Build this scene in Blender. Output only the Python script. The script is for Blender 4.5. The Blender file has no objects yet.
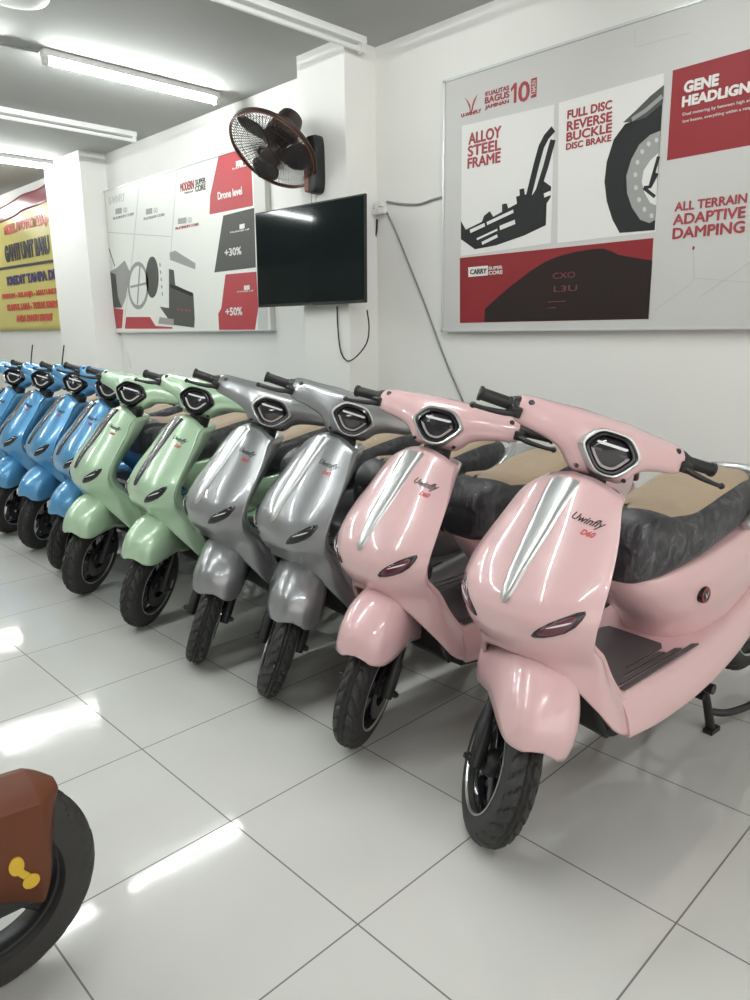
import bpy, bmesh, math, random
import numpy as np
from mathutils import Matrix, Vector

# ------------------------------------------------------------------ camera, world, exposure
SC = bpy.context.scene
COL = SC.collection
F_PX, YAW, PITCH, ROLL, CAM_H = 730.83, 0.776193, 0.227817, -0.011129, 1.28833


def cam_axes():
    cy, sy, cp, sp = math.cos(YAW), math.sin(YAW), math.cos(PITCH), math.sin(PITCH)
    f = Vector((sy * cp, cy * cp, -sp)); r = Vector((cy, -sy, 0)); u = r.cross(f)
    cr, sr = math.cos(ROLL), math.sin(ROLL)
    return cr * r + sr * u, -sr * r + cr * u, f


CR, CU, CF = cam_axes()
CAM = Vector((0, 0, CAM_H))
cam = bpy.data.cameras.new('camera')
cam.sensor_fit = 'VERTICAL'; cam.sensor_height = 36.0; cam.lens = F_PX * 36.0 / 1000.0
cam.clip_start = 0.05
cam_o = bpy.data.objects.new('camera', cam)
m = Matrix.Identity(4)
for i in range(3):
    m[i][0], m[i][1], m[i][2], m[i][3] = CR[i], CU[i], -CF[i], CAM[i]
cam_o.matrix_world = m
COL.objects.link(cam_o); SC.camera = cam_o

SC.view_settings.view_transform = 'Standard'
SC.view_settings.look = 'None'
SC.view_settings.gamma = 1.0
SC.view_settings.use_curve_mapping = False
SC.view_settings.exposure = 0.0

W_STR = 1.75
TUBE_STR = 136.0
world = bpy.data.worlds.new('world'); SC.world = world; world.use_nodes = True
bg = world.node_tree.nodes['Background']
bg.inputs[0].default_value = (1.0, 0.955, 0.91, 1); bg.inputs[1].default_value = W_STR
SC.cycles.use_denoising = True
SC.cycles.max_bounces = 8
SC.cycles.sample_clamp_indirect = 4.0


def px_on_x(px, py, X):
    """point of the plane x = X seen at a pixel of the photograph"""
    d = CF + (px - 375) / F_PX * CR - (py - 500) / F_PX * CU
    return CAM + d * (X / d.x)


def px_on_y(px, py, Y):
    d = CF + (px - 375) / F_PX * CR - (py - 500) / F_PX * CU
    return CAM + d * (Y / d.y)


# ------------------------------------------------------------------ materials
def node_mat(name):
    mt = bpy.data.materials.new(name); mt.use_nodes = True
    nt = mt.node_tree
    return mt, nt, nt.nodes['Principled BSDF']


def mat(name, col, rough=0.5, metal=0.0, coat=0.0, coat_rough=0.03, emit=None, estr=0.0, spec=0.5, noise=0.0, nscale=30.0, bump=0.0, bscale=60.0):
    mt, nt, b = node_mat(name)
    b.inputs['Base Color'].default_value = (*col, 1)
    b.inputs['Roughness'].default_value = rough
    b.inputs['Metallic'].default_value = metal
    b.inputs['Coat Weight'].default_value = coat
    b.inputs['Coat Roughness'].default_value = coat_rough
    b.inputs['Specular IOR Level'].default_value = spec
    if emit:
        b.inputs['Emission Color'].default_value = (*emit, 1)
        b.inputs['Emission Strength'].default_value = estr
    tc = nt.nodes.new('ShaderNodeTexCoord')
    if noise > 0:
        n = nt.nodes.new('ShaderNodeTexNoise'); n.inputs['Scale'].default_value = nscale; n.inputs['Detail'].default_value = 4
        nt.links.new(tc.outputs['Object'], n.inputs['Vector'])
        r = nt.nodes.new('ShaderNodeMix'); r.data_type = 'RGBA'
        r.inputs[6].default_value = (*[c * (1 - noise) for c in col], 1); r.inputs[7].default_value = (*[min(1, c * (1 + noise)) for c in col], 1)
        nt.links.new(n.outputs['Fac'], r.inputs[0]); nt.links.new(r.outputs[2], b.inputs['Base Color'])
    if bump > 0:
        n = nt.nodes.new('ShaderNodeTexNoise'); n.inputs['Scale'].default_value = bscale; n.inputs['Detail'].default_value = 3
        nt.links.new(tc.outputs['Object'], n.inputs['Vector'])
        bp = nt.nodes.new('ShaderNodeBump'); bp.inputs['Strength'].default_value = bump; bp.inputs['Distance'].default_value = 0.01
        nt.links.new(n.outputs['Fac'], bp.inputs['Height']); nt.links.new(bp.outputs['Normal'], b.inputs['Normal'])
    return mt


M = {}
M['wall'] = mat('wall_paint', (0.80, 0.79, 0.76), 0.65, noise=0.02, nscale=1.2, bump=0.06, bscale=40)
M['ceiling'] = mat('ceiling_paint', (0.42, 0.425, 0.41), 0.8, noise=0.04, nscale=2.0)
M['dark_band'] = mat('grey_brown_boards', (0.30, 0.28, 0.25), 0.7, noise=0.1, nscale=6)
M['pink'] = mat('pink_paint', (0.70, 0.455, 0.468), 0.28, coat=1.0)
M['grey'] = mat('silver_grey_paint', (0.29, 0.295, 0.305), 0.34, metal=0.62, coat=0.9, noise=0.06, nscale=900)
M['green'] = mat('mint_green_paint', (0.44, 0.61, 0.43), 0.32, metal=0.25, coat=0.9, noise=0.04, nscale=900)
M['blue'] = mat('sky_blue_paint', (0.085, 0.30, 0.55), 0.32, metal=0.25, coat=0.9, noise=0.04, nscale=900)
M['brown'] = mat('rust_brown_paint', (0.125, 0.038, 0.017), 0.5, spec=0.3, noise=0.05, nscale=8)
M['silver'] = mat('satin_silver', (0.54, 0.55, 0.55), 0.28, metal=0.75, coat=0.4)
M['chrome'] = mat('chrome', (0.8, 0.8, 0.8), 0.12, metal=1.0)
M['dark_strip'] = mat('dark_grey_gloss', (0.035, 0.035, 0.04), 0.25, coat=0.6)
M['black'] = mat('black_plastic', (0.012, 0.012, 0.013), 0.45)
M['black_gloss'] = mat('black_gloss', (0.01, 0.01, 0.012), 0.15, coat=0.5)
M['rubber'] = mat('tyre_rubber', (0.026, 0.025, 0.024), 0.6, noise=0.2, nscale=40)
M['grip'] = mat('grip_rubber', (0.012, 0.012, 0.012), 0.55)
M['seat'] = mat('charcoal_leather', (0.020, 0.020, 0.025), 0.42, bump=0.15, bscale=22)
M['tan'] = mat('tan_leather', (0.40, 0.30, 0.205), 0.5, noise=0.08, nscale=14, bump=0.12, bscale=20)
M['mat'] = mat('rubber_mat', (0.085, 0.072, 0.075), 0.6)
M['ink'] = mat('black_lettering', (0.015, 0.013, 0.012), 0.4)
M['red'] = mat('red_lettering', (0.55, 0.02, 0.03), 0.4)
M['lens'] = mat('smoked_lens', (0.03, 0.027, 0.032), 0.06, coat=1.0)
M['lens_clear'] = mat('clear_lens', (0.022, 0.020, 0.023), 0.10, coat=0.15, spec=0.35)
M['lens_red'] = mat('red_lens', (0.11, 0.012, 0.03), 0.1, coat=1.0)
M['led'] = mat('led_strip', (0.75, 0.75, 0.78), 0.2, coat=0.5)
M['inner_ring'] = mat('grey_light_guide', (0.34, 0.30, 0.31), 0.3)
M['white_plastic'] = mat('white_plastic', (0.75, 0.75, 0.72), 0.4)
M['white_metal'] = mat('white_enamel', (0.78, 0.78, 0.77), 0.4)
M['tube_off'] = mat('unlit_tube', (0.82, 0.83, 0.83), 0.3)
M['tube_on'] = mat('lit_tube', (1, 1, 1), 0.3, emit=(0.95, 1.0, 0.98), estr=TUBE_STR)
M['yellow_tag'] = mat('yellow_sticker', (0.62, 0.40, 0.03), 0.4)
M['alu'] = mat('poster_frame_metal', (0.62, 0.63, 0.63), 0.35, metal=0.3)
M['poster'] = mat('poster_print_grey', (0.56, 0.55, 0.54), 0.45, noise=0.03, nscale=3)
M['poster_far'] = mat('poster_print_white', (0.76, 0.77, 0.72), 0.45, noise=0.02, nscale=3)
M['p_white'] = mat('print_white', (0.74, 0.73, 0.71), 0.45)
M['p_red'] = mat('print_red', (0.23, 0.018, 0.022), 0.5, spec=0.25)
M['p_red2'] = mat('print_bright_red', (0.27, 0.022, 0.028), 0.5, spec=0.25)
M['p_red3'] = mat('print_light_red', (0.40, 0.055, 0.065), 0.5, spec=0.3)
M['p_dark'] = mat('print_charcoal', (0.022, 0.022, 0.024), 0.6, spec=0.2)
M['p_black'] = mat('print_brown_black', (0.020, 0.012, 0.012), 0.6, spec=0.2)
M['p_grey'] = mat('print_grey', (0.085, 0.085, 0.08), 0.55, spec=0.2)
M['p_mid'] = mat('print_mid_grey', (0.30, 0.30, 0.29), 0.45)
M['p_light'] = mat('print_light_grey', (0.55, 0.55, 0.53), 0.45)
M['p_line'] = mat('print_hairline', (0.48, 0.47, 0.46), 0.45)
M['p_text'] = mat('print_text_red', (0.33, 0.03, 0.04), 0.45)
M['p_tiny'] = mat('print_dim_red', (0.16, 0.03, 0.03), 0.45)
M['screen'] = mat('tv_screen', (0.006, 0.010, 0.010), 0.06, spec=0.2)
M['tv_shell'] = mat('tv_shell', (0.012, 0.012, 0.012), 0.4)
M['fan_dark'] = mat('fan_dark_brown', (0.028, 0.014, 0.010), 0.4)
M['fan_brown'] = mat('fan_red_brown', (0.17, 0.05, 0.025), 0.4)
M['fan_blade'] = mat('fan_smoked_blade', (0.035, 0.028, 0.027), 0.3)
M['fan_wire'] = mat('fan_wire', (0.05, 0.04, 0.04), 0.35, metal=0.3)
M['b_yellow'] = mat('banner_yellow', (0.56, 0.48, 0.13), 0.4, noise=0.06, nscale=5)
M['b_maroon'] = mat('banner_maroon', (0.30, 0.07, 0.09), 0.3)
M['b_red'] = mat('banner_red', (0.55, 0.06, 0.04), 0.45)
M['b_ink'] = mat('banner_black', (0.02, 0.015, 0.03), 0.45)
M['b_navy'] = mat('banner_navy', (0.03, 0.02, 0.10), 0.45)
M['cable_grey'] = mat('grey_cable', (0.22, 0.23, 0.22), 0.5)
M['cable_black'] = mat('black_cable', (0.012, 0.012, 0.012), 0.5)


def film_mat(name, dens):
    mt = bpy.data.materials.new(name); mt.use_nodes = True
    nt = mt.node_tree; nt.nodes.clear()
    out = nt.nodes.new('ShaderNodeOutputMaterial')
    mix = nt.nodes.new('ShaderNodeMixShader'); tr = nt.nodes.new('ShaderNodeBsdfTransparent'); gl = nt.nodes.new('ShaderNodeBsdfGlossy')
    gl.inputs['Roughness'].default_value = 0.22
    gl.inputs['Color'].default_value = (0.9, 0.9, 0.92, 1)
    tc = nt.nodes.new('ShaderNodeTexCoord')
    mp = nt.nodes.new('ShaderNodeMapping'); mp.inputs['Scale'].default_value = (9, 14, 6)
    n = nt.nodes.new('ShaderNodeTexNoise'); n.inputs['Scale'].default_value = 2.4; n.inputs['Detail'].default_value = 3; n.inputs['Distortion'].default_value = 1.2
    bp = nt.nodes.new('ShaderNodeBump'); bp.inputs['Strength'].default_value = 1.0; bp.inputs['Distance'].default_value = 0.03
    nt.links.new(tc.outputs['Object'], mp.inputs['Vector']); nt.links.new(mp.outputs['Vector'], n.inputs['Vector'])
    nt.links.new(n.outputs['Fac'], bp.inputs['Height']); nt.links.new(bp.outputs['Normal'], gl.inputs['Normal'])
    mr = nt.nodes.new('ShaderNodeMapRange'); mr.inputs[1].default_value = 0.42; mr.inputs[2].default_value = 0.72
    mr.inputs[3].default_value = dens * 0.3; mr.inputs[4].default_value = dens * 2.2
    nt.links.new(n.outputs['Fac'], mr.inputs[0]); nt.links.new(mr.outputs[0], mix.inputs[0])
    nt.links.new(tr.outputs[0], mix.inputs[1]); nt.links.new(gl.outputs[0], mix.inputs[2])
    nt.links.new(mix.outputs[0], out.inputs[0])
    return mt


M['film'] = film_mat('clear_plastic_film', 0.055)


def floor_mat():
    mt, nt, b = node_mat('glossy_floor_tiles')
    tc = nt.nodes.new('ShaderNodeTexCoord'); sp = nt.nodes.new('ShaderNodeSeparateXYZ')
    nt.links.new(tc.outputs['Object'], sp.inputs[0])

    def mth(op, a, c=None):
        n = nt.nodes.new('ShaderNodeMath'); n.operation = op
        if isinstance(a, (int, float)): n.inputs[0].default_value = a
        else: nt.links.new(a, n.inputs[0])
        if c is not None:
            if isinstance(c, (int, float)): n.inputs[1].default_value = c
            else: nt.links.new(c, n.inputs[1])
        return n.outputs[0]

    def grout(s, off):
        f = mth('FRACT', mth('ADD', mth('DIVIDE', mth('SUBTRACT', s, off), 0.5), 100.5))
        return mth('LESS_THAN', mth('ABSOLUTE', mth('SUBTRACT', f, 0.5)), 0.0042)
    g = mth('MAXIMUM', grout(sp.outputs[0], 0.9268), grout(sp.outputs[1], 3.5141))
    n = nt.nodes.new('ShaderNodeTexNoise'); n.inputs['Scale'].default_value = 3.0; n.inputs['Detail'].default_value = 5
    nt.links.new(tc.outputs['Object'], n.inputs['Vector'])
    c1 = nt.nodes.new('ShaderNodeMix'); c1.data_type = 'RGBA'
    c1.inputs[6].default_value = (0.56, 0.555, 0.53, 1); c1.inputs[7].default_value = (0.61, 0.605, 0.58, 1)
    nt.links.new(n.outputs['Fac'], c1.inputs[0])
    c2 = nt.nodes.new('ShaderNodeMix'); c2.data_type = 'RGBA'; c2.inputs[7].default_value = (0.16, 0.15, 0.135, 1)
    nt.links.new(g, c2.inputs[0]); nt.links.new(c1.outputs[2], c2.inputs[6]); nt.links.new(c2.outputs[2], b.inputs['Base Color'])
    mr = nt.nodes.new('ShaderNodeMapRange'); mr.inputs[3].default_value = 0.07; mr.inputs[4].default_value = 0.6
    nt.links.new(g, mr.inputs[0]); nt.links.new(mr.outputs[0], b.inputs['Roughness'])
    n2 = nt.nodes.new('ShaderNodeTexNoise'); n2.inputs['Scale'].default_value = 5.0; n2.inputs['Detail'].default_value = 2
    nt.links.new(tc.outputs['Object'], n2.inputs['Vector'])
    bp = nt.nodes.new('ShaderNodeBump'); bp.inputs['Strength'].default_value = 0.05; bp.inputs['Distance'].default_value = 0.02
    nt.links.new(n2.outputs['Fac'], bp.inputs['Height']); nt.links.new(bp.outputs['Normal'], b.inputs['Normal'])
    return mt


M['floor'] = floor_mat()


# ------------------------------------------------------------------ mesh helpers
class MB:
    """collects vertices and faces of ONE mesh object"""
    def __init__(s): s.v = []; s.f = []

    def add(s, v, f):
        o = len(s.v); s.v += [tuple(map(float, p)) for p in v]; s.f += [tuple(i + o for i in q) for q in f]; return s

    def box(s, c, d, mtx=None):
        x, y, z = [k / 2 for k in d]
        v = [Vector((sx * x, sy * y, sz * z)) for sx in (-1, 1) for sy in (-1, 1) for sz in (-1, 1)]
        if mtx is not None: v = [mtx @ p for p in v]
        v = [p + Vector(c) for p in v]
        return s.add(v, [(0, 1, 3, 2), (4, 6, 7, 5), (0, 4, 5, 1), (2, 3, 7, 6), (0, 2, 6, 4), (1, 5, 7, 3)])

    def grid(s, P, close_u=False, close_v=False, cap0=False, cap1=False):
        """P[i][j] points; i rows; j around"""
        n, k = len(P), len(P[0]); v = [p for r in P for p in r]; f = []
        for i in range(n if close_u else n - 1):
            for j in range(k if close_v else k - 1):
                a, b = i * k + j, i * k + (j + 1) % k
                c, d = ((i + 1) % n) * k + (j + 1) % k, ((i + 1) % n) * k + j
                f.append((a, b, c, d))
        if cap0: f.append(tuple(range(k))[::-1])
        if cap1: f.append(tuple((n - 1) * k + j for j in range(k)))
        return s.add(v, f)

    def tube(s, pts, r, seg=10, smooth_n=0, caps=True):
        pts = [Vector(p) for p in pts]
        if smooth_n: pts = spline(pts, smooth_n)
        n = len(pts); rr = r if isinstance(r, (list, tuple)) else [r] * n
        if len(rr) != n: rr = list(np.interp(np.linspace(0, 1, n), np.linspace(0, 1, len(rr)), rr))
        t0 = (pts[1] - pts[0]).normalized()
        a = t0.orthogonal().normalized(); P = []
        for i, p in enumerate(pts):
            t = (pts[min(i + 1, n - 1)] - pts[max(i - 1, 0)]).normalized()
            a = (a - t * a.dot(t)).normalized(); b = t.cross(a)
            P.append([p + (a * math.cos(2 * math.pi * j / seg) + b * math.sin(2 * math.pi * j / seg)) * rr[i] for j in range(seg)])
        return s.grid(P, close_v=True, cap0=caps, cap1=caps)

    def lathe(s, prof, seg=48, axis='y', c=(0, 0, 0), closed=False):
        """prof: (radius, along-axis)"""
        P = []
        for i in range(seg):
            t = 2 * math.pi * i / seg; row = []
            for r, h in prof:
                if axis == 'y': q = (r * math.cos(t), h, r * math.sin(t))
                elif axis == 'x': q = (h, r * math.cos(t), r * math.sin(t))
                else: q = (r * math.cos(t), r * math.sin(t), h)
                row.append((q[0] + c[0], q[1] + c[1], q[2] + c[2]))
            P.append(row)
        return s.grid(P, close_u=True, close_v=closed)

    def prism(s, poly, fn, h):
        """polygon in (a, b) extruded h along the third coordinate of fn(a, b, c)"""
        n = len(poly)
        v = [fn(a, b, 0) for a, b in poly] + [fn(a, b, h) for a, b in poly]
        f = [tuple(range(n))[::-1], tuple(range(n, 2 * n))] + [(i, (i + 1) % n, n + (i + 1) % n, n + i) for i in range(n)]
        return s.add(v, f)

    def build(s, name, m, parent=None, smooth=True, bevel=0.0, solid=0.0, sub=0, angle=40, fixn=True, off=-1.0):
        me = bpy.data.meshes.new(name); me.from_pydata(s.v, [], s.f); me.update()
        if fixn:
            bm = bmesh.new(); bm.from_mesh(me); bmesh.ops.remove_doubles(bm, verts=bm.verts, dist=1e-6)
            bmesh.ops.recalc_face_normals(bm, faces=bm.faces); bm.to_mesh(me); bm.free()
        me.materials.append(m)
        o = bpy.data.objects.new(name, me); COL.objects.link(o)
        if parent is not None: o.parent = parent
        if smooth:
            me.polygons.foreach_set('use_smooth', [True] * len(me.polygons))
            if angle < 180: me.set_sharp_from_angle(angle=math.radians(angle))
        if solid:
            md = o.modifiers.new('solid', 'SOLIDIFY'); md.thickness = solid; md.offset = off
        if bevel:
            md = o.modifiers.new('bevel', 'BEVEL'); md.width = bevel; md.segments = 2; md.limit_method = 'ANGLE'
        if sub:
            md = o.modifiers.new('sub', 'SUBSURF'); md.levels = sub; md.render_levels = sub
        return o


def spline(pts, n):
    pts = [Vector(p) for p in pts]; P = [2 * pts[0] - pts[1]] + pts + [2 * pts[-1] - pts[-2]]; out = []
    for i in range(1, len(P) - 2):
        a, b, c, d = P[i - 1], P[i], P[i + 1], P[i + 2]
        for k in range(n):
            t = k / n
            out.append(0.5 * (2 * b + (c - a) * t + (2 * a - 5 * b + 4 * c - d) * t * t + (3 * b - a - 3 * c + d) * t ** 3))
    out.append(pts[-1]); return out


def curve(xs, ys):
    """smooth monotone interpolation through (xs, ys)"""
    o = np.argsort(xs); x = np.array(xs, float)[o]; y = np.array(ys, float)[o]
    h = np.diff(x); d = np.diff(y) / h; n = len(x); mm = np.zeros(n); mm[0] = d[0]; mm[-1] = d[-1]
    for i in range(1, n - 1):
        if d[i - 1] * d[i] > 0:
            w1, w2 = 2 * h[i] + h[i - 1], h[i] + 2 * h[i - 1]; mm[i] = (w1 + w2) / (w1 / d[i - 1] + w2 / d[i])

    def fn(t):
        t = min(max(t, x[0]), x[-1]); i = min(max(int(np.searchsorted(x, t) - 1), 0), n - 2)
        s = (t - x[i]) / h[i]
        return float(y[i] * (1 + 2 * s) * (1 - s) ** 2 + h[i] * mm[i] * s * (1 - s) ** 2 + y[i + 1] * s * s * (3 - 2 * s) + h[i] * mm[i + 1] * s * s * (s - 1))
    return fn


def sgp(v, e): return math.copysign(abs(v) ** e, v)


def chaikin(poly, it=2, k=0.25):
    for _ in range(it):
        q = []
        for i in range(len(poly)):
            a, b = poly[i], poly[(i + 1) % len(poly)]
            q.append((a[0] + (b[0] - a[0]) * k, a[1] + (b[1] - a[1]) * k)); q.append((a[0] + (b[0] - a[0]) * (1 - k), a[1] + (b[1] - a[1]) * (1 - k)))
        poly = q
    return poly


_txt = {}


def text_geo(body, shear=0.0, bold=0.0, ext=0.5):
    """vertices (a, b, c) and faces of a piece of lettering, its box normalised to 0..1 x 0..1, c in 0..1"""
    key = (body, shear, bold)
    if key in _txt: return _txt[key]
    cu = bpy.data.curves.new('lettering', 'FONT'); cu.body = body; cu.shear = shear; cu.offset = bold; cu.extrude = ext; cu.resolution_u = 3
    o = bpy.data.objects.new('lettering', cu); COL.objects.link(o)
    dg = bpy.context.evaluated_depsgraph_get(); me = bpy.data.meshes.new_from_object(o.evaluated_get(dg))
    v = np.array([tuple(q.co) for q in me.vertices]); f = [tuple(p.vertices) for p in me.polygons]
    bpy.data.objects.remove(o); bpy.data.curves.remove(cu); bpy.data.meshes.remove(me)
    lo, hi = v.min(0), v.max(0); asp = (hi[0] - lo[0]) / (hi[1] - lo[1]); v = (v - lo) / np.maximum(hi - lo, 1e-6)
    _txt[key] = (v, f, asp); return _txt[key]


def empty(name, loc, rz=0.0):
    o = bpy.data.objects.new(name, None); COL.objects.link(o); o.location = loc; o.rotation_euler = (0, 0, rz); o.empty_display_size = 0.1
    return o


def tag(o, label, cat, group=None):
    o['label'] = label; o['category'] = cat
    if group: o['group'] = group
    return o


def struct(o):
    o['kind'] = 'structure'; return o


# ------------------------------------------------------------------ the room
WX, CEIL, YB = 3.40, 2.922, 7.90          # right wall, ceiling height, far partition
X0, X1, Y0, Y1 = -5.0, 3.6, -4.0, 13.0
struct(MB().box(((X0 + X1) / 2, (Y0 + Y1) / 2, -0.05), (X1 - X0, Y1 - Y0, 0.1)).build('floor', M['floor'], smooth=False))
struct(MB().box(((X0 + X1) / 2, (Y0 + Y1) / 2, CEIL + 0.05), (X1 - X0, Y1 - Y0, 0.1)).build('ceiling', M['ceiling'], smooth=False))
struct(MB().box((WX + 0.1, (Y0 + Y1) / 2, CEIL / 2), (0.2, Y1 - Y0, CEIL)).build('wall_right', M['wall'], smooth=False))
struct(MB().box(((X0 + X1) / 2, Y1 + 0.1, CEIL / 2), (X1 - X0, 0.2, CEIL)).build('wall_back', M['wall'], smooth=False))
struct(MB().box((X0 - 0.1, (Y0 + Y1) / 2, CEIL / 2), (0.2, Y1 - Y0, CEIL)).build('wall_left', M['wall'], smooth=False))
# pillars standing out from the right wall
struct(MB().box((3.275, 3.635, CEIL / 2), (0.25, 0.43, CEIL)).build('wall_pillar', M['wall'], smooth=False))
struct(MB().box((3.275, 7.43, CEIL / 2), (0.25, 0.82, CEIL)).build('wall_corner', M['wall'], smooth=False))


def batten(label, x0, x1, y, lit, group='ceiling tube lights'):
    t = empty('tube_light', ((x0 + x1) / 2, y, CEIL)); tag(t, label, 'light', group)
    L = x1 - x0
    b = MB(); b.box((0, 0, -0.02), (L + 0.06, 0.06, 0.04)); b.build('fixture_body', M['white_metal'], t, smooth=False, bevel=0.006)
    for s in (-1, 1):
        MB().box((s * (L / 2 + 0.012), 0, -0.06), (0.03, 0.045, 0.05)).build('tube_holder', M['white_plastic'], t, smooth=False, bevel=0.005)
    MB().lathe([(0.0, -L / 2 + 0.002), (0.014, -L / 2 + 0.002), (0.014, L / 2 - 0.002), (0.0, L / 2 - 0.002)], 16, 'x', (0, 0, -0.066)).build('lamp_tube', M['tube_on'] if lit else M['tube_off'], t)
    return t


batten('lit white tube light over the middle of the row, ending above the fan', 2.00, 3.15, 4.76, True)
batten('lit tube light farthest back, just above the yellow banner', 2.00, 3.15, 7.62, True)
batten('unlit tube light nearest the viewer, ending above the fan pillar', 2.02, 3.22, 3.36, False)
batten('unlit tube light between the two lit tubes on the ceiling', 2.02, 3.22, 6.12, False)
for (xa, y) in ((1.35, 1.85), (-0.1, 1.85), (-1.55, 1.85), (0.55, 4.76), (-0.9, 4.76), (-2.35, 4.76), (0.55, 7.62), (-0.9, 7.62), (0.55, -1.0), (-0.9, -1.0), (2.0, 10.4)):  # unseen tubes, some read off reflection streaks, added to light the room
    batten('lit white tube light out of view, added to light the shop', xa, xa + 1.15, y, True)

# ------------------------------------------------------------------ the scooter: x forward, y left, z up, origin under the front axle
RAKE = math.radians(23)
AX0 = Vector((0.072, 0, 0)); AXD = Vector((-math.sin(RAKE), 0, math.cos(RAKE)))
WR = 0.200
c_xc = curve([.28, .35, .45, .52, .55, .58, .62, .66, .70, .80, .90, .935], [-.10, -.075, -.045, -.035, -.012, .004, .008, -.004, -.028, -.112, -.197, -.235])
c_d = curve([.28, .35, .45, .55, .65, .80, .90, .935], [.10, .10, .092, .082, .080, .070, .056, .05])
c_w = curve([.28, .35, .45, .55, .60, .65, .70, .75, .80, .85, .90, .935], [.195, .189, .183, .186, .198, .206, .203, .192, .176, .157, .134, .110])
c_L = curve([.28, .35, .42, .50, .56, .60, .65, .75, .935], [.15, .120, .092, .058, .036, .026, .020, .018, .018])
c_top = curve([0, .5, .8, 1.0, 1.2, 1.45], [.938, .930, .915, .895, .885, .88])
c_bot = curve([0, .25, .5, .7, .85, .95, 1.0, 1.1, 1.2, 1.45], [.513, .512, .503, .478, .436, .385, .350, .305, .288, .28])


def shield_xy(u, z):
    a = min(abs(u), 1.0); t = max(abs(u) - 1, 0) / .45
    x = c_xc(z) - c_d(z) * a ** 3.0 - c_L(z) * t
    y = c_w(z) * (a - 0.10 * t * t + 0.03 * math.sin(math.pi * min(t * 1.4, 1)))
    return x, math.copysign(y, u)


def on_shield(y, z, off=0.0):
    """point of the shield face at (y, z), lifted off along its outward normal"""
    def X(y, z): return c_xc(z) - c_d(z) * (min(abs(y) / c_w(z), 1.05)) ** 3.0
    e = .004
    n = Vector((1, -(X(y + e, z) - X(y - e, z)) / (2 * e), -(X(y, z + e) - X(y, z - e)) / (2 * e))).normalized()
    return Vector((X(y, z), y, z)) + n * off


def front_shield(root, paint):
    P = []
    us = np.concatenate([np.linspace(-1.45, -1, 9)[:-1], np.linspace(-1, 1, 45), np.linspace(1, 1.45, 9)[1:]])
    for u in us:
        zt, zb = c_top(abs(u)), c_bot(abs(u)); row = []
        for k in range(46):
            z = zt + (zb - zt) * k / 45; x, y = shield_xy(u, z)
            e = max(0, (z - zt + .022) / .022)          # roll the top edge back
            row.append((x - .02 * e * e, y * (1 - .03 * e * e), z))
        P.append(row)
    s = MB().grid(P).build('front_shield', paint, root, solid=.012, angle=60)
    # rider-side panel that closes the shield
    P = []
    for k in range(30):
        z = .885 + (.33 - .885) * k / 29; x, y = shield_xy(1.42, z)
        b_ = float(np.interp(z, [.33, .5, .7, .88], [.01, .05, .11, .13]))
        P.append([(x + .005 - b_ * (1 - q * q), y * q, z) for q in np.linspace(-1, 1, 17)])
    MB().grid(P).build('inner_panel', paint, root, solid=.01)
    P = []
    for k in range(14):
        z = .47 + (.285 - .47) * k / 13
        P.append([(-.222 - .012 * (1 - q * q) + .26 * (z - .3), (.166 - .12 * (z - .285)) * q, z) for q in np.linspace(-1, 1, 9)])
    MB().grid(P).build('wheel_well_liner', M['black'], root, solid=.012)
    return s


def shield_trim(s, root, strip_m, lens_m, text_m, red=True):
    zs = np.linspace(.922, .652, 34); hw = curve([.652, .66, .70, .78, .86, .915, .922], [.001, .012, .022, .033, .042, .047, .042]); P = []
    for z in zs:
        row = []
        for q in np.linspace(-1, 1, 11):
            row.append(on_shield(hw(z) * q, z, -.004 + .013 * (1 - abs(q) ** 3) ** .5 if abs(q) < 1 else -.004))
        P.append(row)
    MB().grid(P).build('centre_strip', strip_m, s, angle=75)
    leaf = chaikin([(.078, .588), (.094, .612), (.132, .642), (.182, .672), (.188, .658), (.170, .622), (.122, .597)], 1)
    cx, cz = sum(p[0] for p in leaf) / len(leaf), sum(p[1] for p in leaf) / len(leaf)
    for sg in (1, -1):
        def fn(a, b, c): return on_shield(sg * a, b, c)
        def dome(poly, h0, h1, rings=4):
            mb = MB(); P = []
            for i in range(rings + 1):
                k = i / rings; sc = 1 - .25 * k * k; h = h0 + (h1 - h0) * math.sqrt(1 - (1 - k) ** 2)
                P.append([fn(cx + (a - cx) * sc, cz + (b - cz) * sc, h) for a, b in poly])
            mb.grid(P, close_v=True, cap1=True); return mb
        tsg = dome(leaf, -.006, .004).build('turn_signal', M['black_gloss'], s, angle=70)
        inner = [(cx + (a - cx) * .74, cz + (b - cz) * .70) for a, b in leaf]
        dome(inner, .0, .0065).build('signal_lens', lens_m, tsg, angle=70)
        ln = [(cx + (a - cx) * .45 + .006, cz + (b - cz) * .10 + .006 + (a - cx) * .12) for a, b in leaf]
        MB().prism(ln, lambda a, b, c: fn(a, b, .0058 + c), .002).build('signal_glint', M['led'], tsg)
    for body, m_, (y0, y1), (z0, z1), sh in (('Uwinfly', text_m, (.068, .143), (.842, .862), .45), ('D60', M['red'], (.104, .134), (.826, .837), .3)):
        v, f, _ = text_geo(body, sh, .01)
        mb = MB(); mb.add([on_shield(y0 + (y1 - y0) * a, z0 + (z1 - z0) * b - .25 * (y0 + (y1 - y0) * a - .07), -.001 + .0022 * c) for a, b, c in v], f)
        mb.build('badge_lettering', m_, s, smooth=False, fixn=False)


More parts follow.
